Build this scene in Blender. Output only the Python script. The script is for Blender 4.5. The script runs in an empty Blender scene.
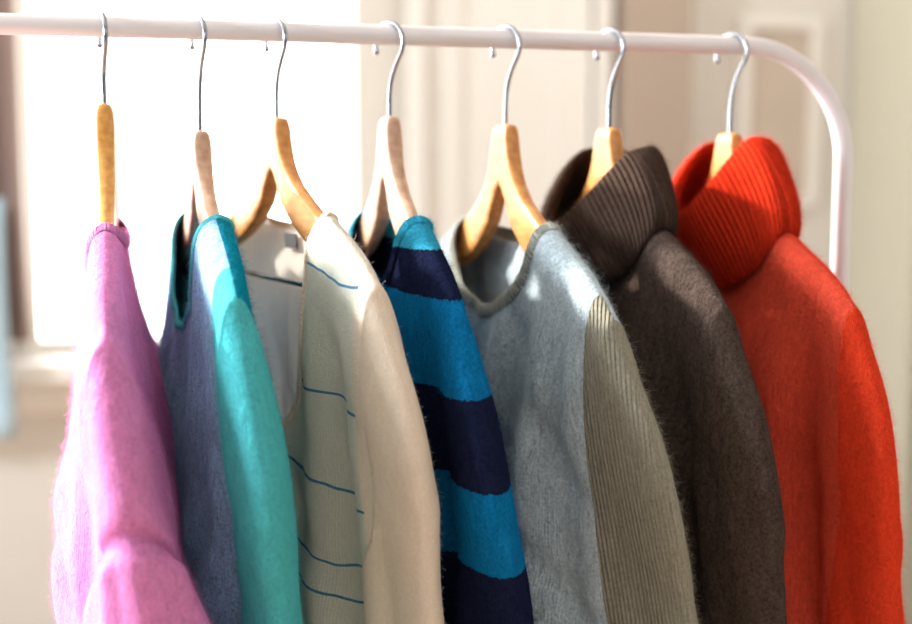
import bpy, bmesh, math, random
import numpy as np
from mathutils import Vector, noise, Matrix
random.seed(4)
scn=bpy.context.scene
try:
    scn.view_settings.view_transform='Standard'
    scn.view_settings.look='None'
except Exception as e: print(e)

RAILZ=1.50; CAMZ=1.38; D=1.12
HT0=CAMZ+0.055   # top of hanger wood (world z)

def lerp(a,b,t): return a+(b-a)*t
def sm(t):
    t=max(0.0,min(1.0,t)); return t*t*(3-2*t)
def interp(pts,x):
    if x<=pts[0][0]: return pts[0][1]
    for (a,b),(c,d) in zip(pts,pts[1:]):
        if x<=c: return b+(d-b)*(x-a)/(c-a)
    return pts[-1][1]

# ---------------------------------------------------------------- materials
def s2l(c):
    return tuple(((v/255)/12.92 if v/255<=0.04045 else ((v/255+0.055)/1.055)**2.4) for v in c)+(1,)
def newmat(name):
    m=bpy.data.materials.new(name); m.use_nodes=True
    nt=m.node_tree; b=nt.nodes['Principled BSDF']
    return m,nt,b
def simple(name,col,rough=0.6,metal=0.0,var=0.06,scale=8,bump=0.0):
    m,nt,b=newmat(name)
    b.inputs['Roughness'].default_value=rough
    b.inputs['Metallic'].default_value=metal
    tc=nt.nodes.new('ShaderNodeTexCoord'); nz=nt.nodes.new('ShaderNodeTexNoise')
    nz.inputs['Scale'].default_value=scale; nz.inputs['Detail'].default_value=4
    nt.links.new(tc.outputs['Object'],nz.inputs['Vector'])
    mx=nt.nodes.new('ShaderNodeMix'); mx.data_type='RGBA'
    c=s2l(col)
    mx.inputs[6].default_value=tuple(v*(1-var) for v in c[:3])+(1,)
    mx.inputs[7].default_value=tuple(min(1,v*(1+var)) for v in c[:3])+(1,)
    nt.links.new(nz.outputs['Fac'],mx.inputs[0]); nt.links.new(mx.outputs[2],b.inputs['Base Color'])
    if bump:
        bp=nt.nodes.new('ShaderNodeBump'); bp.inputs['Strength'].default_value=bump; bp.inputs['Distance'].default_value=0.002
        nt.links.new(nz.outputs['Fac'],bp.inputs['Height']); nt.links.new(bp.outputs[0],b.inputs['Normal'])
    return m
def wood(name,c1,c2):
    m,nt,b=newmat(name); b.inputs['Roughness'].default_value=0.38
    tc=nt.nodes.new('ShaderNodeTexCoord'); mp=nt.nodes.new('ShaderNodeMapping')
    mp.inputs['Scale'].default_value=(60,14,60)
    nz=nt.nodes.new('ShaderNodeTexNoise'); nz.inputs['Scale'].default_value=2.5; nz.inputs['Detail'].default_value=6
    nt.links.new(tc.outputs['Object'],mp.inputs[0]); nt.links.new(mp.outputs[0],nz.inputs['Vector'])
    cr=nt.nodes.new('ShaderNodeValToRGB')
    cr.color_ramp.elements[0].position=0.3; cr.color_ramp.elements[0].color=s2l(c2)
    cr.color_ramp.elements[1].position=0.7; cr.color_ramp.elements[1].color=s2l(c1)
    nt.links.new(nz.outputs['Fac'],cr.inputs[0]); nt.links.new(cr.outputs[0],b.inputs['Base Color'])
    return m
FZ={}
def fuzzmat(m):
    """loose fibre ends: wool colour lightened for a rim glow, and translucent"""
    if m.name not in FZ: return m
    col=FZ[m.name]
    if isinstance(col,bpy.types.Material): return col
    f=bpy.data.materials.new(m.name+'_fibre'); f.use_nodes=True
    nt=f.node_tree; nt.nodes.clear(); N=nt.nodes.new; L=nt.links.new
    c=s2l(col); c=tuple(min(.92,v*1.15+.02) for v in c[:3])+(1,)  # lifted above the wool colour, so some rim glow is painted in
    out=N('ShaderNodeOutputMaterial'); d=N('ShaderNodeBsdfDiffuse'); t=N('ShaderNodeBsdfTranslucent'); mx=N('ShaderNodeMixShader')
    tc=N('ShaderNodeTexCoord'); nz=N('ShaderNodeTexNoise'); nz.inputs['Scale'].default_value=300; L(tc.outputs['Object'],nz.inputs['Vector'])
    mr=N('ShaderNodeMapRange'); mr.inputs['To Min'].default_value=.75; mr.inputs['To Max'].default_value=1.25; L(nz.outputs['Fac'],mr.inputs['Value'])
    rgb=N('ShaderNodeRGB'); rgb.outputs[0].default_value=c
    vm=N('ShaderNodeVectorMath'); vm.operation='SCALE'; L(rgb.outputs[0],vm.inputs[0]); L(mr.outputs[0],vm.inputs['Scale'])
    L(vm.outputs[0],d.inputs[0]); L(vm.outputs[0],t.inputs[0]); mx.inputs[0].default_value=.5
    L(d.outputs[0],mx.inputs[1]); L(t.outputs[0],mx.inputs[2]); L(mx.outputs[0],out.inputs[0])
    FZ[m.name]=f
    return f
def knit(name,col,var=0.12,rib=0.0,ribfreq=220,ribobj=False,stripes=None,lines=None,trans=0.0,sheen=0.35,fine=0.15,nap=1.0):
    m,nt,b=newmat(name)
    if not stripes: FZ[m.name]=col
    N=nt.nodes.new; L=nt.links.new
    b.inputs['Roughness'].default_value=1.0
    b.inputs['Sheen Weight'].default_value=sheen
    b.inputs['Sheen Roughness'].default_value=0.5
    b.inputs['Specular IOR Level'].default_value=0.0
    tc=N('ShaderNodeTexCoord'); uv=N('ShaderNodeUVMap'); uv.uv_map='cloth'
    sep=N('ShaderNodeSeparateXYZ'); L(uv.outputs[0],sep.inputs[0])
    c=s2l(col)
    nz=N('ShaderNodeTexNoise'); nz.inputs['Scale'].default_value=420; nz.inputs['Detail'].default_value=3
    L(tc.outputs['Object'],nz.inputs['Vector'])
    mp=N('ShaderNodeMapping'); mp.inputs['Scale'].default_value=(170,170,62); L(tc.outputs['Object'],mp.inputs[0])
    n2=N('ShaderNodeTexNoise'); n2.inputs['Scale'].default_value=1.0; n2.inputs['Detail'].default_value=5; n2.inputs['Roughness'].default_value=.7; n2.inputs['Distortion'].default_value=.8
    L(mp.outputs[0],n2.inputs['Vector'])
    if stripes:
        so=N('ShaderNodeSeparateXYZ'); L(tc.outputs['Object'],so.inputs[0])
        mul=N('ShaderNodeMath'); mul.operation='MULTIPLY'; mul.inputs[1].default_value=-1/0.7; L(so.outputs[2],mul.inputs[0])
        ja=N('ShaderNodeMath'); ja.operation='MULTIPLY_ADD'; ja.inputs[1].default_value=.008; L(nz.outputs['Fac'],ja.inputs[0]); L(mul.outputs[0],ja.inputs[2])
        cr=N('ShaderNodeValToRGB'); cr.color_ramp.interpolation='CONSTANT'
        els=cr.color_ramp.elements
        for i,(z,cc) in enumerate(stripes):
            e=els[i] if i<len(els) else els.new(z/0.7)
            e.position=z/0.7+(.004 if z else 0); e.color=s2l(cc)
        L(ja.outputs[0],cr.inputs[0]); base=cr.outputs[0]
    else:
        rgb=N('ShaderNodeRGB'); rgb.outputs[0].default_value=c; base=rgb.outputs[0]
    if lines:
        zs,lc=lines
        so=N('ShaderNodeSeparateXYZ'); L(tc.outputs['Object'],so.inputs[0])
        wn=N('ShaderNodeTexNoise'); wn.inputs['Scale'].default_value=14; L(tc.outputs['Object'],wn.inputs['Vector'])
        w0=N('ShaderNodeMath'); w0.operation='MULTIPLY_ADD'; w0.inputs[1].default_value=-0.16; L(so.outputs[1],w0.inputs[0]); L(so.outputs[2],w0.inputs[2])
        wm=N('ShaderNodeMath'); wm.operation='MULTIPLY_ADD'; wm.inputs[1].default_value=0.03; L(wn.outputs['Fac'],wm.inputs[0]); L(w0.outputs[0],wm.inputs[2])
        acc=None
        for z in zs:
            cmp=N('ShaderNodeMath'); cmp.operation='COMPARE'; cmp.inputs[1].default_value=z; cmp.inputs[2].default_value=0.0012
            L(wm.outputs[0],cmp.inputs[0])
            if acc is None: acc=cmp.outputs[0]
            else:
                mxm=N('ShaderNodeMath'); mxm.operation='MAXIMUM'; L(acc,mxm.inputs[0]); L(cmp.outputs[0],mxm.inputs[1]); acc=mxm.outputs[0]
        ml=N('ShaderNodeMix'); ml.data_type='RGBA'; L(acc,ml.inputs[0]); L(base,ml.inputs[6]); ml.inputs[7].default_value=s2l(lc); base=ml.outputs[2]
    add=N('ShaderNodeMath'); add.operation='ADD'; L(nz.outputs['Fac'],add.inputs[0]); L(n2.outputs['Fac'],add.inputs[1])
    mr=N('ShaderNodeMapRange'); mr.inputs['From Min'].default_value=0.7; mr.inputs['From Max'].default_value=1.3
    mr.inputs['To Min'].default_value=1-var*2; mr.inputs['To Max'].default_value=1+var*2
    L(add.outputs[0],mr.inputs['Value'])
    vm=N('ShaderNodeVectorMath'); vm.operation='SCALE'; L(base,vm.inputs[0]); L(mr.outputs[0],vm.inputs['Scale'])
    L(vm.outputs[0],b.inputs['Base Color']); L(base,b.inputs['Sheen Tint'])
    def sine(src,f):
        a=N('ShaderNodeMath'); a.operation='MULTIPLY'; a.inputs[1].default_value=f*2*math.pi; L(src,a.inputs[0])
        s=N('ShaderNodeMath'); s.operation='SINE'; L(a.outputs[0],s.inputs[0]); return s.outputs[0]
    h=N('ShaderNodeMath'); h.operation='MULTIPLY_ADD'; h.inputs[1].default_value=fine
    L(sine(sep.outputs[0],600),h.inputs[0]); L(nz.outputs['Fac'],h.inputs[2])
    h2=N('ShaderNodeMath'); h2.operation='MULTIPLY_ADD'; h2.inputs[1].default_value=2.6*nap
    L(n2.outputs['Fac'],h2.inputs[0]); L(h.outputs[0],h2.inputs[2])
    out=h2.outputs[0]
    if rib:
        src=sep.outputs[0]
        if ribobj:
            dp=N('ShaderNodeVectorMath'); dp.operation='DOT_PRODUCT'; dp.inputs[1].default_value=(.8,-.8,.16)
            L(tc.outputs['Object'],dp.inputs[0]); src=dp.outputs['Value']
        r=N('ShaderNodeMath'); r.operation='MULTIPLY_ADD'; r.inputs[1].default_value=rib*2
        L(sine(src,ribfreq),r.inputs[0]); L(out,r.inputs[2]); out=r.outputs[0]
    bp=N('ShaderNodeBump'); bp.inputs['Strength'].default_value=0.85; bp.inputs['Distance'].default_value=0.0020
    L(out,bp.inputs['Height']); L(bp.outputs[0],b.inputs['Normal'])
    if trans:
        tr=N('ShaderNodeBsdfTranslucent'); L(base,tr.inputs['Color'])
        ms=N('ShaderNodeMixShader'); ms.inputs[0].default_value=trans
        L(b.outputs[0],ms.inputs[1]); L(tr.outputs[0],ms.inputs[2])
        L(ms.outputs[0],nt.nodes['Material Output'].inputs['Surface'])
    return m

# ---------------------------------------------------------------- helpers
def obj_from_bm(bm,name,mats,smooth=True,parent=None):
    me=bpy.data.meshes.new(name); bm.to_mesh(me); bm.free()
    for m in mats: me.materials.append(m)
    if smooth:
        for p in me.polygons: p.use_smooth=True
    o=bpy.data.objects.new(name,me); scn.collection.objects.link(o)
    if parent: o.parent=parent
    return o
def box(bm,x0,x1,y0,y1,z0,z1,mi=0):
    vs=[bm.verts.new((x,y,z)) for x in(x0,x1) for y in(y0,y1) for z in(z0,z1)]
    for f in((0,1,3,2),(4,6,7,5),(0,4,5,1),(2,3,7,6),(0,2,6,4),(1,5,7,3)):
        fc=bm.faces.new([vs[i] for i in f]); fc.material_index=mi
def tube(bm,pts,r,n=16,mi=0,cap=True):
    pts=[Vector(p) for p in pts]; rings=[]
    t0=(pts[1]-pts[0]).normalized()
    ref=Vector((0,0,1)) if abs(t0.z)<0.9 else Vector((0,1,0))
    nrm=(ref-t0*ref.dot(t0)).normalized()
    for i,p in enumerate(pts):
        t=(pts[min(i+1,len(pts)-1)]-pts[max(i-1,0)]).normalized()
        nrm=(nrm-t*nrm.dot(t)).normalized(); bn=t.cross(nrm)
        rr=r[i] if isinstance(r,(list,tuple)) else r
        rings.append([bm.verts.new(p+(nrm*math.cos(a)+bn*math.sin(a))*rr) for a in [2*math.pi*k/n for k in range(n)]])
    for A,B in zip(rings,rings[1:]):
        for k in range(n):
            f=bm.faces.new((A[k],A[(k+1)%n],B[(k+1)%n],B[k])); f.material_index=mi; f.smooth=True
    if cap:
        f=bm.faces.new(rings[0][::-1]); f.material_index=mi
        f=bm.faces.new(rings[-1]); f.material_index=mi

# ---------------------------------------------------------------- hangers
TOP=[(0,0),(.0128,-.001),(.0155,-.008),(.0175,-.020),(.0232,-.036),(.033,-.051),(.048,-.065),(.075,-.0810),(.1,-.094),(.15,-.119),(.18,-.136),(.190,-.146)]
BOT=[(0,-.054),(.005,-.058),(.012,-.069),(.024,-.088),(.048,-.107),(.075,-.121),(.1,-.130),(.15,-.146),(.18,-.156),(.190,-.153)]
def make_hanger(X,rho,woodm,metal,bar=False,hookrot=0.0,dz=0,zs=1.0):
    HT=HT0+dz
    e=bpy.data.objects.new('clothes_hanger',None); scn.collection.objects.link(e)
    e.location=(X,D,HT); e.rotation_euler=(0,0,rho)
    bm=bmesh.new()
    us=[]; n=60
    for i in range(-n,n+1):
        t=i/n; us.append(math.copysign(abs(t)**1.35,t)*0.190)
    prof=[math.pi*2*k/20 for k in range(20)]
    rings=[]
    for u in us:
        a=abs(u); zt=interp(TOP,a)*zs; zb=interp(BOT,a)*zs; zc=(zt+zb)/2; hh=(zt-zb)/2
        th=lerp(0.0082,0.0055,a/0.19)
        ring=[]
        for p in prof:
            c=math.cos(p); s=math.sin(p)
            sx=math.copysign(abs(c)**0.5,c); sz=math.copysign(abs(s)**0.5,s)
            ring.append(bm.verts.new((sx*th,-u,zc+sz*hh)))
        rings.append(ring)
    for A,B in zip(rings,rings[1:]):
        for k in range(20): bm.faces.new((A[k],A[(k+1)%20],B[(k+1)%20],B[k]))
    bm.faces.new(rings[0][::-1]); bm.faces.new(rings[-1])
    bmesh.ops.recalc_face_normals(bm,faces=bm.faces)
    obj_from_bm(bm,'wooden_body',[woodm],parent=e)
    bm=bmesh.new()
    zr=RAILZ-HT+0.0088+.0020
    R=0.0180; cz=zr-R
    arc=[Vector((0,-R*math.cos(math.radians(a)),cz+R*math.sin(math.radians(a)))) for a in [lerp(-38,200,k/32) for k in range(33)]]
    P0=Vector((0,0,.012)); P3=arc[0]; T=(arc[0]-arc[1]).normalized()
    P1=P0+Vector((0,0,.5*(P3-P0).length)); P2=P3+T*.45*(P3-P0).length*.6
    pts=[Vector((0,0,-.012)),Vector((0,0,0))]
    for k in range(0,12):
        t=k/12; pts.append(P0*(1-t)**3+P1*3*t*(1-t)**2+P2*3*t*t*(1-t)+P3*t**3)
    pts+=arc
    rot=Matrix.Rotation(hookrot-rho,3,'Z')
    pts=[rot@Vector(p) for p in pts]
    tube(bm,pts,0.0020,12)
    s=bmesh.ops.create_uvsphere(bm,u_segments=12,v_segments=8,radius=0.0028)
    for v in s['verts']: v.co+=pts[-1]
    for f in bm.faces: f.smooth=True
    obj_from_bm(bm,'metal_hook',[metal],parent=e)
    if bar:
        bm=bmesh.new()
        tube(bm,[(0,-0.165,-.14*zs),(0,-0.163,-.155*zs),(0,-0.15,-.162*zs),(0,0,-.162*zs),(0,0.15,-.162*zs),(0,0.163,-.155*zs),(0,0.165,-.14*zs)],0.0026,10)
        obj_from_bm(bm,'trouser_bar',[metal],parent=e)
    return e

# ---------------------------------------------------------------- wool fibres
def add_fuzz(o,density,length,radius,seed,mats,down=.5):
    rng=np.random.default_rng(seed)
    me=o.data; nv=len(me.vertices)
    co=np.empty(nv*3,dtype=np.float32); me.vertices.foreach_get('co',co); co=co.reshape(-1,3)
    vn=np.empty(nv*3,dtype=np.float32); me.vertex_normals.foreach_get('vector',vn); vn=vn.reshape(-1,3)
    me.calc_loop_triangles(); nt_=len(me.loop_triangles)
    tv=np.empty(nt_*3,dtype=np.int32); me.loop_triangles.foreach_get('vertices',tv); tv=tv.reshape(-1,3)
    tp=np.empty(nt_,dtype=np.int32); me.loop_triangles.foreach_get('polygon_index',tp)
    pm=np.empty(len(me.polygons),dtype=np.int32); me.polygons.foreach_get('material_index',pm)
    tm=pm[tp]
    A,B,C=co[tv[:,0]],co[tv[:,1]],co[tv[:,2]]
    area=.5*np.linalg.norm(np.cross(B-A,C-A),axis=1)
    zc=(A[:,2]+B[:,2]+C[:,2])/3
    area=area*(zc>-.46)
    groups={}
    for i,m in enumerate(mats): groups.setdefault(m.name,[m,[]])[1].append(i)
    for nm,(m,idx) in groups.items():
        a=area*np.isin(tm,idx)
        tot=a.sum(); n=int(tot*density)
        if n<10: continue
        pick=rng.choice(nt_,size=n,p=a/tot)
        r1=rng.random(n); r2=rng.random(n); sw=r1+r2>1; r1[sw]=1-r1[sw]; r2[sw]=1-r2[sw]
        w=np.stack([1-r1-r2,r1,r2],1)[:,:,None]
        P=(co[tv[pick]]*w).sum(1); Nn=(vn[tv[pick]]*w).sum(1); Nn/=np.linalg.norm(Nn,axis=1,keepdims=True)+1e-9
        K=6; pts=np.empty((n,K,3),dtype=np.float32)
        Ln=(length*(.35+rng.random(n)**3*1.9))[:,None]
        d=Nn*.75+rng.normal(0,.75,(n,3)); d[:,2]-=down*.3; d/=np.linalg.norm(d,axis=1,keepdims=True)
        c=rng.normal(0,1,(n,3)); c[:,2]-=down
        cur=P+Nn*.0009
        for k in range(K):
            pts[:,k]=cur
            dd=d+c*(.33*k); dd/=np.linalg.norm(dd,axis=1,keepdims=True)
            cur=cur+dd*Ln/(K-1)
        hc=bpy.data.hair_curves.new('wool_fuzz'); hc.add_curves([K]*n)
        hc.attributes['position'].data.foreach_set('vector',pts.reshape(-1))
        ra=hc.attributes.get('radius') or hc.attributes.new('radius','FLOAT','POINT')
        ra.data.foreach_set('value',np.tile(np.array([1,.9,.8,.7,.5,.3],dtype=np.float32)*radius,n))
        hc.materials.append(fuzzmat(m))
        ho=bpy.data.objects.new('wool_fuzz',hc); scn.collection.objects.link(ho); ho.parent=o

# ---------------------------------------------------------------- sweaters
def make_sweater(name,X,rho,mats,un=.095,depth=.08,bdepth=.018,U=.205,Tb=.035,Ts=.016,hem=-.66,neckp=(2,0.5),
                 turtle=None,rimu=.76,fold=.022,seed=0,slx=0.02,slu=0.025,slw=.033,slx0=0.0,front_u=9,arm=.265,fuzz=260000,label=None,band=.012,bflare=0.0,
                 sl_r=(.048,.044),flen=.0045,frad=.00006,dz=0,zs=1.0,swell=0.0,seam=None,slfold=.3,groove=.014,waist=.008,s0=.34,drape=.008):
    HT=HT0+dz
    SH=[(0,-.066),(un,-.094-(un-.1)*.5+.0025),(.12,-.102),(.15,-.116),(.185,-.136),(U,-.152)]
    SH=[(a,b*zs+.003) for a,b in SH]
    S=lambda u: interp(SH,abs(u))
    Sn=S(un)
    ztopE=S(U); zarm=ztopE-arm; zc=(ztopE+zarm)/2; h=arm/2; w0=.022
    DR=[(0,0),(.04,.10),(.10,.32),(.18,.62),(.26,.86),(.34,1.06),(.5,1.25)]
    def edrift(z):
        d=max(0,ztopE-z-.015)
        return (slx+slx0)*interp(DR,d)
    def neck(u,back):
        q=max(0,1-abs(u/un)**neckp[0]) if not back else max(0,1-(u/un)**2)
        return Sn-(bdepth if back else depth)*(q**neckp[1] if not back else q**.5)
    def uedge(z): return U-waist*sm((zarm-z)/.10)+.02*sm((zarm-z)/.5)
    def T(u,z,ue):
        d=max(0,S(u)-z); t=min(1,d/.028); rnd=math.sqrt(max(0,1-(1-t)**2))
        g=lerp(Ts,Tb,sm(d/.30))
        f=min(1,abs(u)/U)
        core=rnd*g*math.sqrt(max(0,1-f**5))
        k=(z-zc)/h; edge=w0*math.sqrt(max(0,1-k*k)) if abs(k)<1 else 0
        return math.sqrt(core*core+(edge*f**4)**2)
    def disp(p,k=1.0):
        x,y,z=p; u=-y
        d=max(0,-.10-z); a=fold*sm(d/.20)*k
        n1=noise.noise(Vector((u*9+seed*7.1,z*1.6+seed,x*6)))
        n2=noise.noise(Vector((u*28+seed*3.3,z*1.6,x*14+seed)))
        n3=noise.noise(Vector((u*13+z*11+seed*5,z*1.6-seed,x*10)))
        rd=.5-min(1,abs(n3)*3.2)
        dx=a*(1.3*n1+1.3*n2+.45*rd)+bflare*sm(d/.4)+edrift(z)*min(1,abs(u)/U)**4
        # hanging pleats that fan down from the neck to the hem on the front panel
        if x<-.004:
            fu=u/(1+.9*d)
            pl=math.sin(fu*62+seed*1.7+1.2*math.sin(z*4+seed))
            dx+=drape*k*sm((-.20-z)/.2)*pl*(1-min(1,abs(u)/.19)**6)
        g=groove*math.exp(-((abs(u)-.165)/.012)**2)*sm((-.20-z)/.14)
        if x<0: dx+=min(g,abs(x)*.8)
        du=a*.6*noise.noise(Vector((z*4+seed,x*12,seed*2.7+u*3)))
        return (x+dx,y-du,z)
    bm=bmesh.new(); uvl=bm.loops.layers.uv.new('cloth')
    uvd={}
    nN=44; nS=20
    cols=[-lerp(U,un,i/nS) for i in range(nS)]+[-un*math.cos(math.pi*i/nN) for i in range(nN+1)]+[lerp(un,U,(i+1)/nS) for i in range(nS)]
    M1=26;M2=54
    fr=[(i/M1)**1.25 for i in range(M1+1)]
    def panel(back):
        grid=[]
        for u in cols:
            zt=neck(u,back) if abs(u)<un-1e-9 else S(u)
            col=[]
            zmid=min(zarm, zt-.03) 
            for j in range(M1+M2+1):
                if j<=M1: z=lerp(zt,zmid,fr[j])
                else: z=lerp(zmid,hem,(j-M1)/M2)
                uu=u*uedge(z)/U
                x=T(u,z,U)*(1 if back else -1)
                v=bm.verts.new((x,-uu,z)); uvd[v]=(uu,z); col.append(v)
            grid.append(col)
        for i in range(len(cols)-1):
            for j in range(M1+M2):
                q=[grid[i][j],grid[i+1][j],grid[i+1][j+1],grid[i][j+1]]
                f=bm.faces.new(q)
                mid=abs(cols[i]+cols[i+1])/2
                f.material_index=(1 if back else (0 if mid<front_u else 2))
        return grid
    gf=panel(False); gb=panel(True)
    for side in (0,-1):
        sgn=1 if side==-1 else -1
        loop=[(v.co.x,v.co.z) for v in gf[side][:M1+1]]+[(v.co.x,v.co.z) for v in gb[side][1:M1][::-1]]
        nl=len(loop); K=130; prev=None
        for k in range(K+1):
            s=k/K
            ph=math.radians(82)*sm(s/s0)
            ln=lerp(h,sl_r[0],sm(s/(s0*.8))) if s<s0*.8 else lerp(sl_r[0],sl_r[1],(s-s0*.8)/(1-s0*.8))
            w=lerp(w0,slw,sm(s/.3))+swell*sm((s-.1)/.5)
            cu=U-.022*sm(s/s0)+slu*s
            czz=lerp(zc,hem-.02,s)
            ring=[]
            for i,(lx,lz) in enumerate(loop):
                ca=(lz-zc)/h; ca=max(-1,min(1,ca)); sa=math.sqrt(max(0,1-ca*ca))*(-1 if i<=M1 else 1)
                gw=1.0
                if seam:   # set-in seam with gathers under it
                    dl=s-seam
                    gw=1-.22*math.exp(-(dl/.009)**2)+.10*sm(dl/.014)
                    if dl>0: gw+=.08*math.sin(7*math.atan2(sa,ca)+seed)*sm(dl/.03)*math.exp(-dl/.22)
                if k==0: p=(lx,-sgn*U,lz)
                else: p=(w*sa*gw,-sgn*(cu+ln*gw*math.sin(ph)*ca),czz+ln*math.cos(ph)*ca)
                v=bm.verts.new(p); uvd[v]=(U+ (i if i<=nl/2 else nl-i)/nl*0.26,lz-s*.5); ring.append(v)
            if prev:
                for i in range(nl):
                    a,b,c,d=prev[i],prev[(i+1)%nl],ring[(i+1)%nl],ring[i]
                    f=bm.faces.new((a,b,c,d)); f.material_index=2
            prev=ring
    NT=96; rows=[]
    def base(th):
        u=un*math.cos(th); back=math.sin(th)>0
        z=neck(u,back); x=T(u,z,U)*(1 if back else -1)
        return x,u,z
    if turtle is None:
        for q in (-.15,.25,.6,1.0):
            row=[]
            for i in range(NT):
                th=2*math.pi*i/NT; x,u,z=base(th); c=math.cos(th); s=math.sin(th)
                il=Vector((-c*.8,.35+.65*abs(s))).normalized()*band*q
                bul=.0022*math.sin(math.pi*max(0,q))+.0012
                row.append((x*(1-.04*q)+(bul if s>0 else -bul)*min(1,abs(s)*3),u+il.x,z+il.y,i/NT*.55,q*band))
            rows.append(row)
    else:
        rs,rf,rb,bf=turtle
        def rim(th):
            c=math.cos(th); s=math.sin(th)
            z=lerp(rs,rf if s<0 else rb,abs(s)**1.5)
            z+=.003*math.sin(3*th+seed)
            return (bf*s*(1.25 if s<0 else .8),un*rimu*c,z)
        for q,o in [(0,0),(.25,0),(.5,0),(.75,0),(.93,.0),(1.0,.004),(.95,.009),(.8,.013),(.55,.015),(.3,.016),(.08,.014),(-.08,.010)]:
            row=[]
            for i in range(NT):
                th=2*math.pi*i/NT; b=base(th); r=rim(th); c=math.cos(th); s=math.sin(th)
                row.append((lerp(b[0],r[0],q)+o*s,lerp(b[1],r[1],q**1.5 if q>0 else 0)+o*c,lerp(b[2],r[2],q),i/NT*.55,q*.06))
            rows.append(row)
    vr=[]
    for row in rows:
        r=[]
        for x,u,z,a,b_ in row:
            v=bm.verts.new((x,-u,z)); uvd[v]=(a,b_); r.append(v)
        vr.append(r)
    for A,B in zip(vr,vr[1:]):
        for i in range(NT):
            f=bm.faces.new((A[i],A[(i+1)%NT],B[(i+1)%NT],B[i])); f.material_index=3
    for f in bm.faces:
        for l in f.loops: l[uvl].uv=uvd[l.vert]
    for v in bm.verts:
        kk=1-(1-slfold)*sm((abs(v.co.y)-U*.76)/.03)
        v.co=disp(v.co,kk)
    bmesh.ops.remove_doubles(bm,verts=bm.verts,dist=2e-5)
    bmesh.ops.recalc_face_normals(bm,faces=bm.faces)
    o=obj_from_bm(bm,name,list(mats))
    so=o.modifiers.new('thick','SOLIDIFY'); so.thickness=.0022; so.offset=0
    sb=o.modifiers.new('sub','SUBSURF'); sb.levels=1; sb.render_levels=1
    o.location=(X,D,HT); o.rotation_euler=(0,0,rho)
    if fuzz: add_fuzz(o,fuzz,flen,frad,seed+10,list(mats))
    if label:
        bmq=bmesh.new(); zl=Sn-bdepth
        box(bmq,.0,.0012,-.014,.014,zl-.016,zl-.003)
        l=obj_from_bm(bmq,'neck_label',[label],smooth=False,parent=o); l.location=(.011,0,0)
    return o

oak=wood('oak_wood',(222,158,88),(188,118,56))
pale=wood('beech_wood',(206,170,142),(180,138,112))
yel=wood('pine_wood',(226,168,88),(196,132,56))
metal=simple('chrome_wire',(150,152,158),.18,1.0,.02)
labm=simple('black_label_cloth',(28,28,32),.8)

pink=[knit('pink_wool',(226,142,196),.09)]*3+[knit('pink_rib',(226,142,196),.08,rib=.5)]
tealm=knit('teal_wool',(84,188,194),.1); bluegr=knit('heather_blue_wool',(156,192,222),.2); tealin=knit('deep_teal_wool',(14,130,156),.1)
cream=knit('cream_wool',(252,236,216),.04,sheen=.3,nap=.3,trans=.25); creamb=knit('cream_back_wool',(252,248,240),.04,sheen=.3,nap=.3,trans=.55); creamf=knit('cream_lined_wool',(244,244,230),.04,lines=([-.088,-.185,-.262,-.325,-.352,-.43,-.49,-.55],(96,150,182)),trans=.4,sheen=.3,nap=.3)
NV=(28,34,60); BL=(18,116,172); CY=(52,156,188)
strp=knit('striped_wool',NV,.16,stripes=[(0,CY),(.112,NV),(.147,BL),(.217,NV),(.285,BL),(.351,NV),(.417,BL),(.48,NV),(.55,BL)])
greyf=knit('grey_blue_wool',(188,202,208),.18); greys=knit('grey_rib',(156,152,136),.1,rib=.42,ribfreq=250,ribobj=True,nap=.4); greyn=knit('grey_neck_rib',(168,170,160),.1,rib=.6)
darkf=knit('charcoal_wool',(76,64,58),.24); darkr=knit('charcoal_rib',(80,64,56),.15,rib=1.2,ribfreq=180)
orf=knit('orange_sheen_wool',(218,80,58),.1); ors=knit('orange_wool',(226,68,40),.1); orr=knit('orange_rib',(226,60,34),.1,rib=1.0,ribfreq=180)  # front panel: same orange wool with a salmon sheen put into its colour

H=[(.007,-2,yel,False,8,.002,1.18),(.086,2,pale,True,14,-.020,.84),(.152,13,oak,True,20,-.008,.88),(.253,2,pale,False,30,-.006,1.05),
   (.362,7,oak,False,26,-.012,1.06),(.464,5,oak,False,22,-.014,1.0),(.590,3,oak,False,24,-.018,1.0)]
for (X,r,w,b,h_,dz,zs) in H:
    make_hanger(X,math.radians(r),w,metal,b,math.radians(h_),dz,zs)
def SW(i,name,mats,**k):
    make_sweater(name,H[i][0],math.radians(H[i][1]),mats,dz=H[i][5],zs=H[i][6],seed=i+1,**k)
SW(0,'pink_sweater',pink,depth=.04,Ts=.012,slx=.022,slu=.03,Tb=.048,bflare=.018,slw=.030,swell=.034,seam=.17,arm=.2,s0=.28,fold=.014,slfold=.5,flen=.004,sl_r=(.055,.046),fuzz=280000,drape=.003)
SW(1,'teal_sweater',[bluegr,tealin,tealm,tealm],depth=.10,slx=.018,slx0=.008,front_u=.172,Tb=.026,slw=.018,swell=.003,band=.007,fold=.018,drape=.005)
SW(2,'cream_sweater',[creamf,creamb,cream,cream],un=.108,depth=.205,neckp=(3.0,.45),slx=.018,slx0=.016,label=labm,fuzz=70000,flen=.003,Tb=.022,front_u=.19,slw=.018,swell=.004,band=.006,fold=.016,drape=.005)
SW(3,'striped_sweater',[strp]*4,depth=.07,slx=.046,Tb=.028,slw=.022,swell=.008,drape=.005)
SW(4,'grey_sweater',[greyf,greyf,greys,greyn],depth=.085,slx=.052,slx0=.018,front_u=.183,fuzz=280000,flen=.005,slw=.019,swell=.009,slfold=.12,fold=.030,drape=.010)
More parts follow.
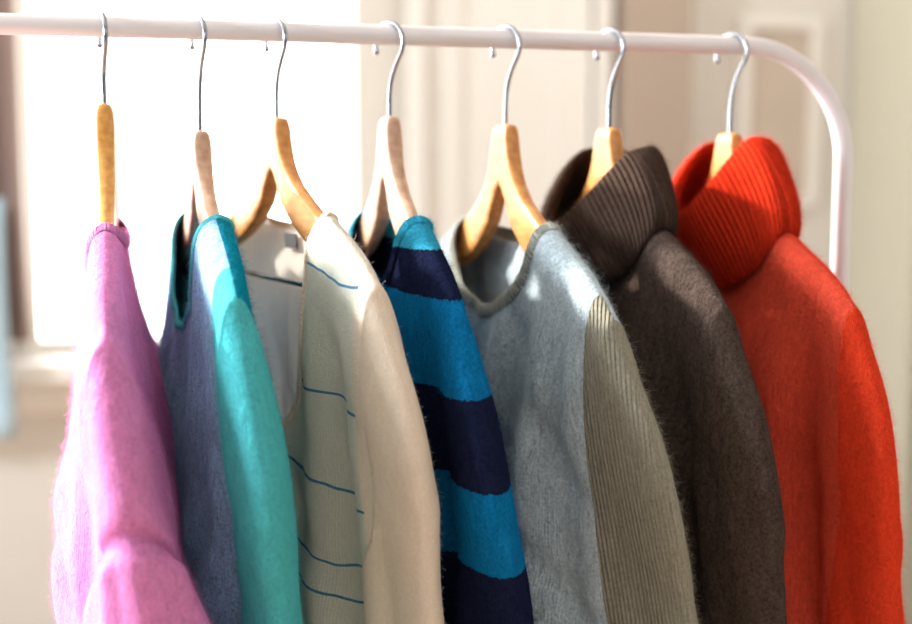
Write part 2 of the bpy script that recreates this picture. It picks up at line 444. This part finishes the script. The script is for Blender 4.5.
SW(5,'charcoal_turtleneck_sweater',[darkf,darkf,darkf,darkr],depth=.06,turtle=(-.020,-.092,-.020,.045),rimu=.46,slx=.022,slx0=.016,fuzz=220000,flen=.004,slw=.022,swell=.006,slfold=.2,fold=.028,drape=.010)
SW(6,'orange_turtleneck_sweater',[orf,ors,ors,orr],depth=.06,turtle=(-.006,-.08,-.010,.045),rimu=.36,slx=.030,slx0=.010,slw=.020,swell=.006,slfold=.25,fold=.028,drape=.010)

# ---------------------------------------------------------------- clothing rack
white=simple('white_painted_metal',(230,226,228),.3,0,.02)
bm=bmesh.new()
xr=.716; xl=-.78; rb=.11
pts=[(xl,D,0.06)]+[(xl,D,z/10) for z in range(2,13,2)]
for k in range(0,13):
    a=math.radians(180-90*k/12); pts.append((xl+rb+rb*math.cos(a),D,RAILZ-rb+rb*math.sin(a)))
pts+=[(x,D,RAILZ) for x in (-.4,-.1,.2,.4,.5)]
for k in range(0,13):
    a=math.radians(90-90*k/12); pts.append((xr-rb+rb*math.cos(a),D,RAILZ-rb+rb*math.sin(a)))
pts+=[(xr,D,z/10) for z in range(12,1,-2)]+[(xr,D,.06)]
tube(bm,pts,.0088,20)
for x in (xl,xr):
    tube(bm,[(x,D-.24,.045),(x,D-.22,.06),(x,D+.22,.06),(x,D+.24,.045)],.011,16)
    for y in (D-.22,D+.22):
        tube(bm,[(x-.011,y,.025),(x+.011,y,.025)],.025,20)
        tube(bm,[(x,y,.03),(x,y,.06)],.006,10)
tube(bm,[(xl,D,.2),(xr,D,.2)],.0088,16)
obj_from_bm(bm,'clothing_rack',[white])

# ---------------------------------------------------------------- room
wallm=simple('cream_wall_paint',(212,206,196),.8,0,.03,3)
trimm=simple('white_trim_paint',(226,221,212),.5,0,.02,3)
taupe=simple('taupe_paint',(168,150,134),.7,0,.04,3)
cab=simple('sage_cream_cabinet_paint',(206,202,182),.55,0,.03,3)
gap=simple('dark_gap',(92,84,74),.8)
floorm=wood('floor_boards',(176,156,134),(146,124,102))
WY=3.2
wx0,wx1,wz0,wz1=-.17,.63,.93,2.35
bm=bmesh.new()
box(bm,-.9,wx0,WY,WY+.22,0,2.7); box(bm,wx1,3.2,WY,WY+.22,0,2.7)
box(bm,wx0,wx1,WY,WY+.22,0,wz0); box(bm,wx0,wx1,WY,WY+.22,wz1,2.7)
obj_from_bm(bm,'wall_back',[wallm],smooth=False)
bm=bmesh.new(); box(bm,3.2,3.3,-1.5,WY+.22,0,2.7); obj_from_bm(bm,'wall_right',[wallm],smooth=False)
bm=bmesh.new(); box(bm,-2.5,3.3,-1.5,WY+.22,-.06,0); obj_from_bm(bm,'floor',[floorm],smooth=False)
bm=bmesh.new(); box(bm,-.9,3.3,-.3,WY+.22,2.7,2.76); obj_from_bm(bm,'ceiling',[trimm],smooth=False)
bm=bmesh.new()
fy0,fy1=WY+.12,WY+.15
for (a,b,c,d) in ((wx0,wx0+.02,wz0,wz1),(wx1-.02,wx1,wz0,wz1),(wx0+.02,wx1-.02,wz0,wz0+.03),(wx0+.02,wx1-.02,wz1-.03,wz1),(.035,.066,wz0+.03,wz1-.03)):
    box(bm,a,b,fy0,fy1,c,d)
obj_from_bm(bm,'window_1',[trimm],smooth=False)
bm=bmesh.new(); box(bm,wx0-.06,wx1+.06,WY-.10,WY+.06,wz0-.045,wz0); box(bm,wx0-.03,wx1+.03,WY-.03,WY,wz0-.13,wz0-.045)
obj_from_bm(bm,'trim_1',[trimm],smooth=False)
bm=bmesh.new(); box(bm,-.9,3.2,WY-.02,WY,0,.12); obj_from_bm(bm,'baseboard_back',[trimm],smooth=False)
def drape_cloth(name,x0,x1,y,z0,z1,mat,n=5,amp=.02):
    bm=bmesh.new(); prev=None
    for i in range(61):
        t=i/60; x=lerp(x0,x1,t); col=[]
        for j in range(13):
            s=j/12; yy=y+amp*(0.6+.4*(1-s))*math.sin(t*n*2*math.pi+.5*math.sin(s*4))
            col.append(bm.verts.new((x+.008*math.sin(s*3+t*9),yy,lerp(z0,z1,s))))
        if prev:
            for j in range(12): bm.faces.new((prev[j],col[j],col[j+1],prev[j+1]))
        prev=col
    o=obj_from_bm(bm,name,[mat]); m=o.modifiers.new('s','SOLIDIFY'); m.thickness=.004; return o
drape_cloth('window_curtain',-.52,-.165,WY-.07,.98,2.5,simple('brown_linen',(136,114,104),.9),5,.022)
drape_cloth('hanging_towel',-.42,-.20,WY-.20,.78,1.32,simple('pale_blue_terry',(170,196,208),.95,bump=.5),2,.012)
def panel_door(bm,x0,x1,z0,z1,y,t=.03,st=.09,mi=0):
    box(bm,x0,x1,y-t*.5,y,z0,z1,mi)
    box(bm,x0,x0+st,y-t,y-t*.5,z0,z1,mi); box(bm,x1-st,x1,y-t,y-t*.5,z0,z1,mi)
    box(bm,x0+st,x1-st,y-t,y-t*.5,z0,z0+st,mi); box(bm,x0+st,x1-st,y-t,y-t*.5,z1-st,z1,mi)
WD=WY-.022
bm=bmesh.new()
box(bm,.76,.80,WD-.06,WD,.0,2.4); box(bm,1.26,1.30,WD-.06,WD,.0,2.4); box(bm,.76,1.30,WD-.06,WD,2.4,2.46)
panel_door(bm,.81,1.25,.01,.9,WD,.03); panel_door(bm,.81,1.25,.92,2.39,WD,.03)
obj_from_bm(bm,'door_1',[trimm],smooth=False)
bm=bmesh.new(); box(bm,1.32,1.50,WY-.14,WY,.0,2.7); box(bm,1.30,1.52,WY-.16,WY,0,.14)
obj_from_bm(bm,'wall_pilaster',[taupe],smooth=False)
bm=bmesh.new()
px0,px1,pz0,pz1=1.70,1.95,1.28,1.80; fw=.03
box(bm,px0+fw,px1-fw,WY-.012,WY,pz0+fw,pz1-fw,1)
for q in ((px0,px0+fw,pz0,pz1),(px1-fw,px1,pz0,pz1),(px0+fw,px1-fw,pz0,pz0+fw),(px0+fw,px1-fw,pz1-fw,pz1)):
    box(bm,q[0],q[1],WY-.03,WY,q[2],q[3],0)
obj_from_bm(bm,'framed_picture',[trimm,simple('faded_print_paper',(188,172,156),.8,0,.12,6)],smooth=False)
bm=bmesh.new()
cx0,cx1=2.05,3.0
box(bm,cx0,cx0+.03,WD-.30,WD,0,2.3,0); box(bm,cx0+.03,cx1,WD-.26,WD,0,2.3,1)
panel_door(bm,cx0+.055,cx0+.5,1.06,2.28,WD-.26); panel_door(bm,cx0+.52,cx1,1.06,2.28,WD-.26)
panel_door(bm,cx0+.055,cx0+.5,.05,.84,WD-.26); panel_door(bm,cx0+.52,cx1,.05,.84,WD-.26)
panel_door(bm,cx0+.055,cx1,.86,1.04,WD-.26,.03,.03)
for kx in (.10,.16):
    tube(bm,[(cx0+kx,WD-.29,.955),(cx0+kx,WD-.31,.955),(cx0+kx,WD-.32,.955)],[.006,.016,.012],14,1)
obj_from_bm(bm,'cabinet',[cab,gap],smooth=False)

# ---------------------------------------------------------------- light
w=bpy.data.worlds.new('World'); scn.world=w; w.use_nodes=True
nt=w.node_tree; bg=nt.nodes['Background']
tc=nt.nodes.new('ShaderNodeTexCoord'); sp=nt.nodes.new('ShaderNodeSeparateXYZ'); nt.links.new(tc.outputs['Generated'],sp.inputs[0])
mr=nt.nodes.new('ShaderNodeMapRange'); mr.inputs['From Min'].default_value=-.2; mr.inputs['From Max'].default_value=.8
mr.inputs['To Min'].default_value=.35; mr.inputs['To Max'].default_value=9.5
nt.links.new(sp.outputs[1],mr.inputs['Value']); nt.links.new(mr.outputs[0],bg.inputs['Strength'])
bg.inputs['Color'].default_value=(.97,.98,1,1)
def lamp(name,typ,loc,target,energy,col,size=1,angle=.03):
    l=bpy.data.lights.new(name,typ); l.energy=energy; l.color=col
    if typ=='AREA': l.size=size
    if typ=='SUN': l.angle=angle
    o=bpy.data.objects.new(name,l); scn.collection.objects.link(o); o.location=loc
    o.rotation_euler=(Vector(target)-Vector(loc)).to_track_quat('-Z','Y').to_euler(); return o
lamp('sun','SUN',(-.64+.3,1+.62,1.4+.46),(.3,1,1.4),11.5,(1,.94,.85),angle=.06)
lamp('left_sky_fill','AREA',(-1.9,1.1,1.8),(.3,1.1,1.3),86,(.86,.93,1),.5)  # added soft sky fill on the open left side; no window stands there
lamp('room_fill','AREA',(1.2,-1.1,2.2),(.4,1,1.2),9,(1,.95,.9),.8)  # unseen fill added behind the camera for the near sleeves
lamp('back_wall_fill','AREA',(1.5,2.1,2.6),(1.4,3.2,1.3),11,(1,.98,.95),.8)  # added to brighten the back wall; no ceiling fixture here

# ---------------------------------------------------------------- camera
cd=bpy.data.cameras.new('camera'); cam=bpy.data.objects.new('camera',cd); scn.collection.objects.link(cam)
cd.lens=50; cd.sensor_width=36
cam.location=(0,0,CAMZ); cam.rotation_euler=(math.radians(90-6.35),0,math.radians(-15.7))
cd.dof.use_dof=True; cd.dof.focus_distance=1.0; cd.dof.aperture_fstop=2.4
scn.camera=cam
